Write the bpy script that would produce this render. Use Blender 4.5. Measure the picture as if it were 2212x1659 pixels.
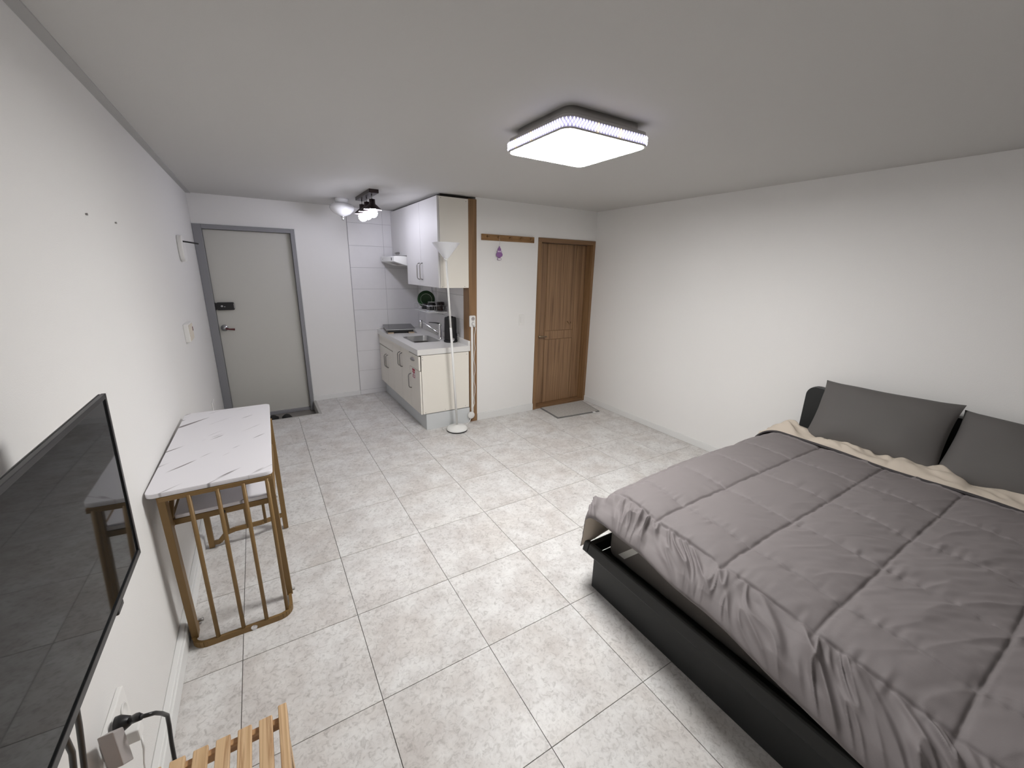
import bpy, math, random
import numpy as np
from mathutils import Vector, Matrix
random.seed(7)
rng = np.random.default_rng(11)
for o in list(bpy.data.objects): bpy.data.objects.remove(o)
sc = bpy.context.scene
COL = sc.collection
# ------------------------------------------------------------------ room dimensions (metres)
XL, W, YF, YW, YB, H = -0.035, 4.018, -1.0, 3.909, 5.506, 2.343
T = 0.48                       # floor tile
# ------------------------------------------------------------------ camera, light, exposure
cd = bpy.data.cameras.new('camera'); cam = bpy.data.objects.new('camera', cd); COL.objects.link(cam)
cd.sensor_fit = 'HORIZONTAL'; cd.sensor_width = 36.0; cd.lens = 878.26 / 2212 * 36.0
cd.clip_start = 0.02
R0, R1, R2 = (0.85298371, -0.52150426, 0.02126241), (-0.12433459, -0.24259156, -0.96212798), (0.50691192, 0.81803584, -0.27176767)
cam.matrix_world = Matrix(((R0[0], -R1[0], -R2[0], 0.4531), (R0[1], -R1[1], -R2[1], 0.0), (R0[2], -R1[2], -R2[2], 1.6682), (0, 0, 0, 1)))
sc.camera = cam
wd = bpy.data.worlds.new('world'); sc.world = wd; wd.use_nodes = True
wd.node_tree.nodes['Background'].inputs[0].default_value = (0.6, 0.62, 0.65, 1)
wd.node_tree.nodes['Background'].inputs[1].default_value = 0.05
PANEL_E, BULB_E = 77.0, 72.0
sc.view_settings.view_transform = 'Standard'; sc.view_settings.look = 'None'
sc.view_settings.gamma = 1.0; sc.view_settings.use_curve_mapping = False
sc.view_settings.exposure = 0.0

# ------------------------------------------------------------------ materials
def S(r, g, b):
    f = lambda c: (c / 255) / 12.92 if c <= 10 else (((c / 255) + 0.055) / 1.055) ** 2.4
    return (f(r), f(g), f(b), 1)
def mat(name, col, rough=0.5, metal=0.0, bump=0.0, bscale=200.0, emit=0.0, ecol=None, spec=None, var=0.0, vscale=20.0):
    m = bpy.data.materials.new(name); m.use_nodes = True
    nt = m.node_tree; b = nt.nodes['Principled BSDF']
    b.inputs['Base Color'].default_value = col if len(col) == 4 else (*col, 1)
    b.inputs['Roughness'].default_value = rough; b.inputs['Metallic'].default_value = metal
    if spec is not None: b.inputs['Specular IOR Level'].default_value = spec
    if emit: b.inputs['Emission Color'].default_value = ecol or col; b.inputs['Emission Strength'].default_value = emit
    tc = nt.nodes.new('ShaderNodeTexCoord')
    if var:
        n = nt.nodes.new('ShaderNodeTexNoise'); n.inputs['Scale'].default_value = vscale; n.inputs['Detail'].default_value = 4
        nt.links.new(tc.outputs['Object'], n.inputs['Vector'])
        mx = nt.nodes.new('ShaderNodeMix'); mx.data_type = 'RGBA'
        c = col
        mx.inputs[6].default_value = (c[0] * (1 - var), c[1] * (1 - var), c[2] * (1 - var), 1)
        mx.inputs[7].default_value = (min(1, c[0] * (1 + var)), min(1, c[1] * (1 + var)), min(1, c[2] * (1 + var)), 1)
        nt.links.new(n.outputs['Fac'], mx.inputs[0]); nt.links.new(mx.outputs[2], b.inputs['Base Color'])
    if bump:
        n2 = nt.nodes.new('ShaderNodeTexNoise'); n2.inputs['Scale'].default_value = bscale; n2.inputs['Detail'].default_value = 3
        nt.links.new(tc.outputs['Object'], n2.inputs['Vector'])
        bp = nt.nodes.new('ShaderNodeBump'); bp.inputs['Strength'].default_value = bump; bp.inputs['Distance'].default_value = 0.004
        nt.links.new(n2.outputs['Fac'], bp.inputs['Height']); nt.links.new(bp.outputs['Normal'], b.inputs['Normal'])
    return m
def wood(name, stops, axis='Z', stretch=0.06, scale=22, rough=0.5, dist=3.0):
    m = bpy.data.materials.new(name); m.use_nodes = True
    nt = m.node_tree; b = nt.nodes['Principled BSDF']; b.inputs['Roughness'].default_value = rough
    tc = nt.nodes.new('ShaderNodeTexCoord'); mp = nt.nodes.new('ShaderNodeMapping'); oi = nt.nodes.new('ShaderNodeObjectInfo')
    s = [1, 1, 1]; s['XYZ'.index(axis)] = stretch; mp.inputs['Scale'].default_value = s
    ml = nt.nodes.new('ShaderNodeMath'); ml.operation = 'MULTIPLY'; ml.inputs[1].default_value = 7.0
    nt.links.new(oi.outputs['Random'], ml.inputs[0]); nt.links.new(ml.outputs[0], mp.inputs['Location'])
    nt.links.new(tc.outputs['Object'], mp.inputs['Vector'])
    n = nt.nodes.new('ShaderNodeTexNoise'); n.inputs['Scale'].default_value = scale; n.inputs['Detail'].default_value = 6
    n.inputs['Distortion'].default_value = dist * 0.2
    nt.links.new(mp.outputs[0], n.inputs['Vector'])
    cr = nt.nodes.new('ShaderNodeValToRGB'); e = cr.color_ramp.elements
    e[0].position, e[0].color = stops[0]; e[1].position, e[1].color = stops[-1]
    for p, c in stops[1:-1]:
        k = e.new(p); k.color = c
    nt.links.new(n.outputs['Fac'], cr.inputs[0]); nt.links.new(cr.outputs[0], b.inputs['Base Color'])
    return m
def floor_mat():
    m = bpy.data.materials.new('stone tile'); m.use_nodes = True
    nt = m.node_tree; b = nt.nodes['Principled BSDF']
    L = nt.links.new; N = nt.nodes.new
    tc = N('ShaderNodeTexCoord'); oi = N('ShaderNodeObjectInfo'); ad = N('ShaderNodeVectorMath'); ad.operation = 'ADD'
    ml = N('ShaderNodeMath'); ml.operation = 'MULTIPLY'; ml.inputs[1].default_value = 37
    L(oi.outputs['Random'], ml.inputs[0]); L(tc.outputs['Object'], ad.inputs[0]); L(ml.outputs[0], ad.inputs[1])
    n1 = N('ShaderNodeTexNoise'); n1.inputs['Scale'].default_value = 7; n1.inputs['Detail'].default_value = 8; n1.inputs['Roughness'].default_value = .66
    n2 = N('ShaderNodeTexNoise'); n2.inputs['Scale'].default_value = 46; n2.inputs['Detail'].default_value = 6; n2.inputs['Roughness'].default_value = .68
    n3 = N('ShaderNodeTexNoise'); n3.inputs['Scale'].default_value = 3.2; n3.inputs['Detail'].default_value = 3
    for n in (n1, n2, n3): L(ad.outputs[0], n.inputs['Vector'])
    n2.inputs['Distortion'].default_value = 1.0
    c1 = N('ShaderNodeValToRGB'); e = c1.color_ramp.elements
    e[0].position = .32; e[0].color = S(194, 190, 187); e[1].position = .62; e[1].color = S(217, 216, 214)
    c2 = N('ShaderNodeValToRGB'); e = c2.color_ramp.elements
    e[0].position = .33; e[0].color = (.62, .605, .595, 1); e[1].position = .50; e[1].color = (1, 1, 1, 1)
    k = e.new(.70); k.color = (1.08, 1.08, 1.08, 1)
    c3 = N('ShaderNodeValToRGB'); e = c3.color_ramp.elements
    e[0].position = .38; e[0].color = (.93, .905, .885, 1); e[1].position = .55; e[1].color = (1, 1, 1, 1)
    L(n1.outputs['Fac'], c1.inputs[0]); L(n2.outputs['Fac'], c2.inputs[0]); L(n3.outputs['Fac'], c3.inputs[0])
    mx = N('ShaderNodeMix'); mx.data_type = 'RGBA'; mx.blend_type = 'MULTIPLY'; mx.inputs[0].default_value = .75
    L(c1.outputs[0], mx.inputs[6]); L(c2.outputs[0], mx.inputs[7])
    my = N('ShaderNodeMix'); my.data_type = 'RGBA'; my.blend_type = 'MULTIPLY'; my.inputs[0].default_value = .8
    L(mx.outputs[2], my.inputs[6]); L(c3.outputs[0], my.inputs[7])
    L(my.outputs[2], b.inputs['Base Color'])
    b.inputs['Roughness'].default_value = .42; b.inputs['Specular IOR Level'].default_value = .35
    bp = N('ShaderNodeBump'); bp.inputs['Strength'].default_value = .12; bp.inputs['Distance'].default_value = .002
    L(n2.outputs['Fac'], bp.inputs['Height']); L(bp.outputs['Normal'], b.inputs['Normal'])
    return m
def marble_mat():
    m = bpy.data.materials.new('white marble laminate'); m.use_nodes = True
    nt = m.node_tree; b = nt.nodes['Principled BSDF']; L = nt.links.new; N = nt.nodes.new
    tc = N('ShaderNodeTexCoord'); mp = N('ShaderNodeMapping'); vr = N('ShaderNodeVectorRotate'); vr.rotation_type = 'Z_AXIS'; vr.inputs['Angle'].default_value = math.radians(-41)
    mp.inputs['Scale'].default_value = (2.7, 26, 1)
    L(tc.outputs['Object'], vr.inputs['Vector']); L(vr.outputs[0], mp.inputs['Vector'])
    n = N('ShaderNodeTexNoise'); n.inputs['Scale'].default_value = 1.15; n.inputs['Detail'].default_value = 2.5; n.inputs['Distortion'].default_value = .35
    L(mp.outputs[0], n.inputs['Vector'])
    cr = N('ShaderNodeValToRGB'); e = cr.color_ramp.elements
    e[0].position = .635; e[0].color = S(226, 224, 228); e[1].position = .70; e[1].color = S(96, 88, 90)
    L(n.outputs['Fac'], cr.inputs[0]); L(cr.outputs[0], b.inputs['Base Color'])
    b.inputs['Roughness'].default_value = .3
    return m
M = {}
M['wall'] = mat('white wallpaper', (.83, .82, .805), .8, bump=.18, bscale=260)  # lifted above the left wall's tone to paint extra light onto the far walls
M['walldim'] = mat('white wallpaper dimmed', (.775, .765, .75), .8, bump=.18, bscale=260)  # same paper as the other walls, darkened to balance the lighting
M['ceil'] = mat('dimmed ceiling paper', (.58, .57, .555), .75, bump=.08, bscale=260)  # greyed below the wall white, putting the ceiling's dimness into its colour
M['trim'] = mat('white trim', (.76, .76, .75), .45)
M['trim2'] = mat('ceiling strip', (.46, .455, .45), .7)
M['floor'] = floor_mat()
M['joint'] = mat('dark joint', (.10, .095, .09), .9)
M['wtile'] = mat('white glazed wall tile', (.76, .75, .76), .22, var=.04, vscale=9)
M['grout'] = mat('grey grout', (.34, .33, .34), .9)
M['doorgrey'] = mat('warm grey painted steel', (.60, .59, .545), .55, bump=.05)
M['framegrey'] = mat('blue grey painted steel', (.27, .27, .285), .5)
M['cream'] = mat('cream laminate', (.82, .785, .715), .42)
M['creamw'] = mat('white laminate', (.64, .63, .625), .42)
M['edge'] = mat('dark gap', (.03, .025, .02), .8)  # near-black stand-in for shade in the cabinet gaps; also colours one bolt
M['counter'] = mat('white solid surface', (.76, .75, .73), .28, var=.03, vscale=120)
M['kick'] = mat('grey white kickboard', (.62, .64, .65), .5)
M['steel'] = mat('brushed steel', (.55, .55, .56), .28, metal=1)
M['chrome'] = mat('chrome', (.75, .75, .77), .12, metal=1)
M['nickel'] = mat('satin handle metal', (.33, .32, .31), .35, metal=.9)
M['black'] = mat('black plastic', (.012, .012, .013), .35)
M['blackmat'] = mat('matt black', (.008, .008, .0085), .6)
M['screen'] = mat('black glass screen', (.010, .011, .011), .03, spec=.16)
M['glassblk'] = mat('black cooktop glass', (.03, .03, .035), .12)
M['green'] = mat('dark green glaze', (.008, .045, .01), .15)
M['greenline'] = mat('pale green glaze line', (.30, .36, .28), .3)
M['brown'] = mat('dark brown glaze', (.018, .009, .008), .15)
M['white'] = mat('white plastic', (.80, .79, .77), .4)
M['whitem'] = mat('white painted metal', (.80, .80, .78), .35)
M['shade'] = mat('white plastic shade', (.84, .85, .89), .4)
M['gold'] = mat('antique gold painted metal', (.215, .128, .044), .5, metal=.12)
M['marble'] = marble_mat()
M['bedblack'] = mat('charcoal black board', (.0145, .016, .016), .5)
M['mattress'] = mat('dark grey sheet', (.15, .138, .128), .85, bump=.1, bscale=120)
M['duvet'] = mat('grey microfibre', (.190, .170, .171), .75, bump=.10, bscale=420)
M['beige'] = mat('beige microfibre', (.56, .49, .41), .8, bump=.10, bscale=320)
M['hem'] = mat('dark grey hem', (.045, .040, .042), .8)
M['pillow'] = mat('charcoal pillowcase', (.112, .105, .101), .8, bump=.12, bscale=420)
M['strap'] = mat('pale grey strap', (.60, .60, .57), .8)
M['plate'] = mat('cream switch plate', (.70, .64, .54), .5)
M['grey'] = mat('grey plastic', (.36, .33, .32), .5)
M['red'] = mat('dark red rubber', (.10, .012, .014), .5)
M['redprint'] = mat('red print', (.45, .03, .06), .6)
M['paper'] = mat('white paper', (.78, .76, .76), .6)
M['purple'] = mat('purple card', (.27, .13, .33), .6)
M['lilac'] = mat('lilac print', (.62, .50, .68), .6)
M['mat'] = mat('grey pile mat', (.42, .40, .375), .95, bump=.6, bscale=160, var=.3, vscale=60)
M['matedge'] = mat('dark grey mat edge', (.16, .155, .15), .9)
M['pitfloor'] = mat('brown grey vestibule vinyl', (.20, .185, .17), .35, var=.12, vscale=14)
M['concrete'] = mat('grey step edging', (.42, .41, .39), .6)
M['bowl'] = mat('opal glass bowl', (.80, .80, .80), .14)
M['bulb'] = mat('lit bulb', (1, 1, 1), .5, emit=BULB_E, ecol=(.86, .86, 1, 1))
M['panel'] = mat('lit diffuser', (1, 1, 1), .5, emit=PANEL_E, ecol=(1.0, .988, .972, 1))
M['crystal'] = mat('lit crystal', (.85, .83, 1), .1, emit=1.6, ecol=(.86, .84, 1, 1))
M['rimlit'] = mat('lit lilac acrylic', (.45, .43, .60), .3, emit=.28, ecol=(.72, .70, 1, 1))
M['amber'] = mat('lit amber led', (1, .8, .3), .3, emit=3.0, ecol=(1, .78, .3, 1))
M['silver'] = mat('silver plastic', (.40, .385, .37), .3, metal=.5)
M['shadered'] = mat('dark bronze metal', (.05, .035, .035), .35, metal=.6)
M['wooddoor'] = wood('walnut film door', [(.30, S(112, 84, 60)), (.47, S(138, 107, 78)), (.6, S(154, 122, 91)), (.75, S(128, 98, 71))], 'Z', .022, 52)
M['woodframe'] = wood('walnut film frame', [(.30, S(116, 88, 58)), (.5, S(136, 104, 72)), (.75, S(148, 116, 82))], 'Z', .03, 60)
M['woodframex'] = wood('walnut film frame across', [(.30, S(112, 84, 58)), (.5, S(130, 99, 70)), (.75, S(142, 111, 80))], 'X', .05, 30)
M['rack'] = wood('brown pine rail', [(.30, S(116, 84, 48)), (.5, S(140, 104, 64)), (.75, S(150, 116, 76))], 'X', .08, 40)
M['pine'] = wood('pine', [(.30, S(168, 130, 90)), (.44, S(206, 172, 130)), (.55, S(214, 182, 142)), (.61, S(176, 138, 98)), (.70, S(214, 184, 146))], 'Y', .035, 42, .55)
M['pinex'] = wood('pine across', [(.3, S(170, 130, 88)), (.6, S(196, 158, 116)), (.72, S(160, 120, 82))], 'X', .08, 34, .5)
M['woodbit'] = mat('light wood block', (.45, .35, .24), .6)

# ------------------------------------------------------------------ mesh building helpers
class MB:
    def __init__(s): s.v = []; s.f = []; s.m = []; s.s = []
    def add(s, vs, fs, mi=0, smooth=False):
        n = len(s.v); s.v += [tuple(v) for v in vs]
        for f in fs: s.f.append(tuple(i + n for i in f)); s.m.append(mi); s.s.append(smooth)
        return s
    def box(s, x0, x1, y0, y1, z0, z1, mi=0):
        x0, x1 = min(x0, x1), max(x0, x1); y0, y1 = min(y0, y1), max(y0, y1); z0, z1 = min(z0, z1), max(z0, z1)
        return s.add([(x0, y0, z0), (x1, y0, z0), (x1, y1, z0), (x0, y1, z0), (x0, y0, z1), (x1, y0, z1), (x1, y1, z1), (x0, y1, z1)],
                     [(0, 3, 2, 1), (4, 5, 6, 7), (0, 1, 5, 4), (1, 2, 6, 5), (2, 3, 7, 6), (3, 0, 4, 7)], mi)
    def beam(s, a, b, w, h, up=(0, 0, 1), mi=0):
        a, b = Vector(a), Vector(b); d = (b - a).normalized(); u = Vector(up)
        if abs(d.dot(u)) > .95: u = Vector((1, 0, 0))
        r = d.cross(u).normalized(); u = r.cross(d).normalized()
        vs = []
        for p in (a, b):
            for i, j in ((-1, -1), (1, -1), (1, 1), (-1, 1)): vs.append(p + r * (i * w / 2) + u * (j * h / 2))
        return s.add(vs, [(0, 1, 2, 3), (7, 6, 5, 4), (0, 4, 5, 1), (1, 5, 6, 2), (2, 6, 7, 3), (3, 7, 4, 0)], mi)
    def tube(s, pts, r, n=10, mi=0, cap=True, flat=None):
        P = [Vector(p) for p in pts]; rs = r if isinstance(r, (list, tuple)) else [r] * len(P)
        vs = []; fs = []; pu = None
        for i, p in enumerate(P):
            d = (P[min(i + 1, len(P) - 1)] - P[max(i - 1, 0)]).normalized()
            if pu is None:
                pu = Vector((0, 0, 1)) if abs(d.z) < .9 else Vector((1, 0, 0))
            rr = d.cross(pu).normalized(); u = rr.cross(d).normalized(); pu = u
            for k in range(n):
                a = 2 * math.pi * k / n
                w = (rs[i] * math.cos(a), rs[i] * math.sin(a))
                if flat: w = (w[0] * flat[0], w[1] * flat[1])
                vs.append(p + rr * w[0] + u * w[1])
        for i in range(len(P) - 1):
            for k in range(n):
                fs.append((i * n + k, i * n + (k + 1) % n, (i + 1) * n + (k + 1) % n, (i + 1) * n + k))
        s.add(vs, fs, mi, True)
        if cap:
            b = len(s.v) - len(vs); e = b + (len(P) - 1) * n
            s.f.append(tuple(b + k for k in reversed(range(n)))); s.m.append(mi); s.s.append(False)
            s.f.append(tuple(e + k for k in range(n))); s.m.append(mi); s.s.append(False)
        return s
    def lathe(s, prof, c=(0, 0, 0), n=28, mi=0, axis='Z', sx=1, sy=1, capb=False, capt=False):
        vs = []; fs = []
        for r, z in prof:
            for k in range(n):
                a = 2 * math.pi * k / n; q = (r * math.cos(a) * sx, r * math.sin(a) * sy, z)
                if axis == 'X': q = (q[2], q[0], q[1])
                if axis == 'Y': q = (q[0], q[2], q[1])
                vs.append((c[0] + q[0], c[1] + q[1], c[2] + q[2]))
        for i in range(len(prof) - 1):
            for k in range(n): fs.append((i * n + k, i * n + (k + 1) % n, (i + 1) * n + (k + 1) % n, (i + 1) * n + k))
        s.add(vs, fs, mi, True); b = len(s.v) - len(vs)
        if capb: s.f.append(tuple(b + k for k in reversed(range(n)))); s.m.append(mi); s.s.append(False)
        if capt: s.f.append(tuple(b + (len(prof) - 1) * n + k for k in range(n))); s.m.append(mi); s.s.append(False)
        return s
    def prism(s, poly, z0, z1, mi=0, axis='Z', smooth=False):
        n = len(poly)
        def q(p, z):
            return (p[0], p[1], z) if axis == 'Z' else ((z, p[0], p[1]) if axis == 'X' else (p[0], z, p[1]))
        vs = [q(p, z0) for p in poly] + [q(p, z1) for p in poly]
        s.add(vs, [tuple(range(n - 1, -1, -1)), tuple(range(n, 2 * n))], mi)
        b = len(s.v) - 2 * n
        for k in range(n):
            s.f.append((b + k, b + (k + 1) % n, b + n + (k + 1) % n, b + n + k)); s.m.append(mi); s.s.append(smooth)
        return s
    def grid(s, P, mi=0, smooth=True):
        a, b = P.shape[:2]
        fs = [(i * b + j, i * b + j + 1, (i + 1) * b + j + 1, (i + 1) * b + j) for i in range(a - 1) for j in range(b - 1)]
        return s.add(P.reshape(-1, 3).tolist(), fs, mi, smooth)
    def xf(s, mtx):
        s.v = [tuple(mtx @ Vector(v)) for v in s.v]; return s
    def obj(s, name, mats, parent=None, bevel=0, seg=2, loc=None, recalc=True):
        me = bpy.data.meshes.new(name); me.from_pydata(s.v, [], s.f)
        if not isinstance(mats, (list, tuple)): mats = [mats]
        for m in mats: me.materials.append(M[m] if isinstance(m, str) else m)
        me.polygons.foreach_set('material_index', s.m); me.polygons.foreach_set('use_smooth', s.s)
        if recalc:
            import bmesh
            bm = bmesh.new(); bm.from_mesh(me); bmesh.ops.recalc_face_normals(bm, faces=bm.faces); bm.to_mesh(me); bm.free()
        me.update()
        o = bpy.data.objects.new(name, me); COL.objects.link(o)
        if loc is not None:
            o.location = loc
        if parent is not None: attach(o, parent)
        if bevel:
            b = o.modifiers.new('bevel', 'BEVEL'); b.width = bevel; b.segments = seg; b.limit_method = 'ANGLE'; b.angle_limit = math.radians(40)
            b.harden_normals = False
        return o
def attach(o, p):
    bpy.context.view_layer.update()
    o.parent = p; o.matrix_parent_inverse = p.matrix_world.inverted() if p.type == 'EMPTY' else p.matrix_basis.inverted()
def tag(o, label, cat, group=None):
    o['label'] = label; o['category'] = cat
    if group: o['group'] = group
    return o
def thing(name, label, cat, loc=(0, 0, 0), group=None):
    o = bpy.data.objects.new(name, None); o.empty_display_size = .1; COL.objects.link(o); o.location = loc
    return tag(o, label, cat, group)
def struct(o): o['kind'] = 'structure'; return o
def rr(x0, x1, y0, y1, r, n=6):     # rounded rectangle outline
    p = []
    for cx, cy, a0 in ((x1 - r, y1 - r, 0), (x0 + r, y1 - r, 90), (x0 + r, y0 + r, 180), (x1 - r, y0 + r, 270)):
        for k in range(n + 1):
            a = math.radians(a0 + 90 * k / n); p.append((cx + r * math.cos(a), cy + r * math.sin(a)))
    return p
def sphere(m, c, r, mi=0, n=16, sz=1):
    return m.lathe([(r * math.sin(math.pi * k / 10), -r * sz * math.cos(math.pi * k / 10)) for k in range(11)], c, n, mi)
def vnoise(x, y, seed):
    g = np.random.default_rng(seed).random((256, 256))
    xi = np.floor(x).astype(int); yi = np.floor(y).astype(int); fx = x - xi; fy = y - yi
    fx = fx * fx * (3 - 2 * fx); fy = fy * fy * (3 - 2 * fy)
    a = g[xi % 256, yi % 256]; b = g[(xi + 1) % 256, yi % 256]; c = g[xi % 256, (yi + 1) % 256]; d = g[(xi + 1) % 256, (yi + 1) % 256]
    return (a * (1 - fx) + b * fx) * (1 - fy) + (c * (1 - fx) + d * fx) * fy - .5

# ------------------------------------------------------------------ setting: floor, walls, ceiling
PX, PY, PZ = 0.905, 4.965, -0.12     # sunken entrance pit: right edge, front edge, floor level
fb = MB(); fb.box(XL - .1, W + .1, YF - .1, PY, -.10, -.006); fb.box(PX, W + .1, PY, YB + .1, -.10, -.006)
floor = struct(fb.obj('floor', 'joint'))
def tile_mb(rects, x0, y0):
    g = .0014; m = MB()
    for (a, b, c, d) in rects:
        m.box(a + g - x0, b - g - x0, c + g - y0, d - g - y0, -.006, 0)
    return m
ox, oy = 0.2007 - T, 1.7723 - 6 * T
full = None
for i in range(10):
    for j in range(15):
        x0, y0 = ox + i * T, oy + j * T
        a, b, c, d = max(x0, XL), min(x0 + T, W), max(y0, YF), min(y0 + T, YB)
        if b - a < .004 or d - c < .004: continue
        if c >= PY and b <= PX: continue
        rects = [(a, b, c, d)]
        if a < PX and d > PY:
            rects = []
            if c < PY: rects.append((a, b, c, PY + .001))
            if b > PX: rects.append((PX, b, max(c, PY), d))
        isfull = rects == [(a, b, c, d)] and abs((b - a) - T) < 1e-6 and abs((d - c) - T) < 1e-6
        if isfull and full is not None:
            o = full.copy(); COL.objects.link(o); o.location = (x0, y0, 0); o.parent = floor
        else:
            o = tile_mb(rects, x0, y0).obj('tile', 'floor', loc=(x0, y0, 0)); o.parent = floor
            if isfull: full = o
# walls
struct(MB().box(XL - .1, XL, YF - .1, YB + .25, PZ - .05, H).obj('wall_left', 'walldim'))
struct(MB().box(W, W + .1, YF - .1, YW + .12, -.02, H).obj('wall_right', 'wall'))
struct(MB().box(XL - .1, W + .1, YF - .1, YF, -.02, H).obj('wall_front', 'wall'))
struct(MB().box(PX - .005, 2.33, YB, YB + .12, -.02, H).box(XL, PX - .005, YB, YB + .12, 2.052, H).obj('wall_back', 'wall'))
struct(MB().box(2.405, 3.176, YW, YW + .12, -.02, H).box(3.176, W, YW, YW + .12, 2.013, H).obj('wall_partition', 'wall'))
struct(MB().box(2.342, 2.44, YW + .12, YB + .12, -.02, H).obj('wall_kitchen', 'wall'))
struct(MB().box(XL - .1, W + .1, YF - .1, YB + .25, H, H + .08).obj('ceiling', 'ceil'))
struct(MB().box(XL, .004, YF, YB, H - .006, H).obj('trim_1', 'trim2'))
# baseboards
struct(MB().box(XL, -.004, YF, PY, 0, .072).box(XL, -.012, YF, PY, .072, .082).obj('baseboard_left', 'trim', bevel=.004))
struct(MB().box(W - .012, W, YF, YW, 0, .068).obj('baseboard_right', 'trim', bevel=.003))
struct(MB().box(PX + .004, 1.474, YB - .013, YB, 0, .062).obj('baseboard_back', 'trim', bevel=.003))
struct(MB().box(2.414, 3.176, YW - .012, YW, 0, .080).box(2.414, 3.176, YW - .006, YW, .08, .088).obj('baseboard_partition', 'trim', bevel=.002))
# brown post beside the kitchen
struct(MB().box(2.322, 2.412, YW - .010, YW + .13, 0, 2.322).obj('trim_2', 'woodframe', bevel=.003))
# sunken entrance
pit = struct(MB().box(XL, PX, PY, YB + .2, PZ - .03, PZ).obj('floor_entrance', 'pitfloor'))
struct(MB().box(XL, PX + .02, PY - .014, PY + .008, PZ, .004).box(PX - .012, PX + .02, PY, YB, PZ, .004).obj('trim_3', 'concrete', bevel=.002))
struct(MB().box(XL, PX, YB + .03, YB + .2, PZ, PZ + .035).obj('trim_4', 'framegrey', bevel=.003))
# kitchen wall tiles on grout backing
zj = [0, .0625, .33, .5945, .862, 1.125, 1.385, 1.648, 1.907, 2.170, H]
back = struct(MB().box(1.472, 2.33, YB - .006, YB, 0, H).obj('wall_kitchen_back', 'grout'))
struct_side = struct(MB().box(2.336, 2.342, YW + .13, YB, 0, H).obj('wall_kitchen_side', 'grout'))
for k in range(len(zj) - 1):
    for a, b in ((1.476, 1.896), (1.896, 2.316), (2.316, 2.334)):
        o = MB().box(a + .0012, b - .0012, YB - .010, YB - .005, zj[k] + .0012, zj[k + 1] - .0012).obj('tile', 'wtile', bevel=.0008, seg=1); o.parent = back
    for a, b in ((YW + .135, 4.40), (4.40, 4.82), (4.82, 5.24), (5.24, YB - .01)):
        o = MB().box(2.330, 2.337, a + .0012, b - .0012, zj[k] + .0012, zj[k + 1] - .0012).obj('tile', 'wtile', bevel=.0008, seg=1); o.parent = struct_side

# ------------------------------------------------------------------ grey entrance door
d1 = MB().box(XL + .001, .042, YB - .016, YB + .12, PZ + .001, 2.05).box(.858, .899, YB - .016, YB + .12, PZ + .001, 2.05).box(.042, .858, YB - .0155, YB + .12, 2.006, 2.05).obj('door_1', 'framegrey', bevel=.003)
struct(d1)
o = MB().box(.8995, .909, YB - .018, YB, 0, 2.0505).box(XL + .001, .909, YB - .018, YB, 2.051, 2.061).obj('casing_strip', 'trim', d1)
leaf = MB().box(.044, .856, YB + .058, YB + .10, PZ + .035, 2.004).obj('door_leaf', 'doorgrey', d1, bevel=.002)
lk = MB().prism(rr(.055, .222, 1.165, 1.248, .018), YB + .024, YB + .058, 0, 'Y')
lk.add([(.018, YB + .02, 1.262), (.018, YB + .02, 1.148), (.06, YB + .02, 1.176), (.06, YB + .02, 1.238), (.018, YB + .056, 1.262), (.018, YB + .056, 1.148), (.06, YB + .056, 1.176), (.06, YB + .056, 1.238)],
       [(0, 1, 2, 3), (7, 6, 5, 4), (0, 4, 5, 1), (1, 5, 6, 2), (2, 6, 7, 3), (3, 7, 4, 0)])
lk.lathe([(.0, 0), (.011, 0), (.011, -.004), (0, -.004)], (.105, YB + .022, 1.208), 16, 1, 'Y')
lk.box(.124, .136, YB + .021, YB + .024, 1.198, 1.206, 1).box(.214, .220, YB + .021, YB + .03, 1.18, 1.235, 1)
lock = lk.obj('digital_lock', ['black', 'steel'], leaf, bevel=.003); lock['label'] = 'black digital lock with round silver thumb turn'
hd = MB().lathe([(0, -.02), (.032, -.02), (.035, -.008), (.035, .0)], (.095, YB + .058, .967), 24, 0, 'Y')
hd.lathe([(0, -.055), (.016, -.055), (.02, -.03), (.014, -.01)], (.095, YB + .058, .967), 16, 0, 'Y')
hd.tube([(.1, YB + .012, .964), (.14, YB + .008, .955), (.19, YB + .008, .950)], [.010, .0085, .012], 12, 1)
hn = hd.obj('lever_handle', ['steel', 'red'], leaf); hn['label'] = 'steel lever handle with dark red grip'

# ------------------------------------------------------------------ wooden bathroom door
YD = YW + .10
d2 = MB().box(3.178, 3.222, YW - .008, YW + .118, 0, 1.966).box(3.978, 4.016, YW - .008, YW + .118, 0, 1.966).obj('door_2', 'woodframe', bevel=.002)
struct(d2)
MB().box(3.178, 4.016, YW - .008, YW + .118, 1.9662, 2.012).obj('head_casing', 'woodframex', d2, bevel=.002)
MB().box(3.222, 3.978, YW + .0, YW + .12, 0, .028).obj('threshold', 'woodframex', d2, bevel=.002)
MB().box(3.224, 3.976, YD + .006, YD + .036, .028, 1.964).obj('door_core', 'woodframe', d2)
for nm, a, b, c, d in (('stile', 3.224, 3.385, .032, 1.962), ('stile', 3.825, 3.976, .032, 1.962), ('panel', 3.391, 3.819, .950, 1.962),
                       ('panel', 3.391, 3.819, .844, .945), ('panel', 3.391, 3.819, .032, .839)):
    MB().box(a, b, YD, YD + .008, c, d).obj(nm, 'wooddoor', d2, bevel=.0025)
hm = MB().lathe([(0, -.012), (.024, -.012), (.026, 0)], (3.272, YD, .895), 20, 0, 'Y').tube([(3.272, YD - .008, .895), (3.272, YD - .045, .895)], .010, 12)
hm.tube([(3.268, YD - .045, .895), (3.31, YD - .05, .892), (3.385, YD - .048, .888)], [.011, .009, .008], 12)
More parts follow.
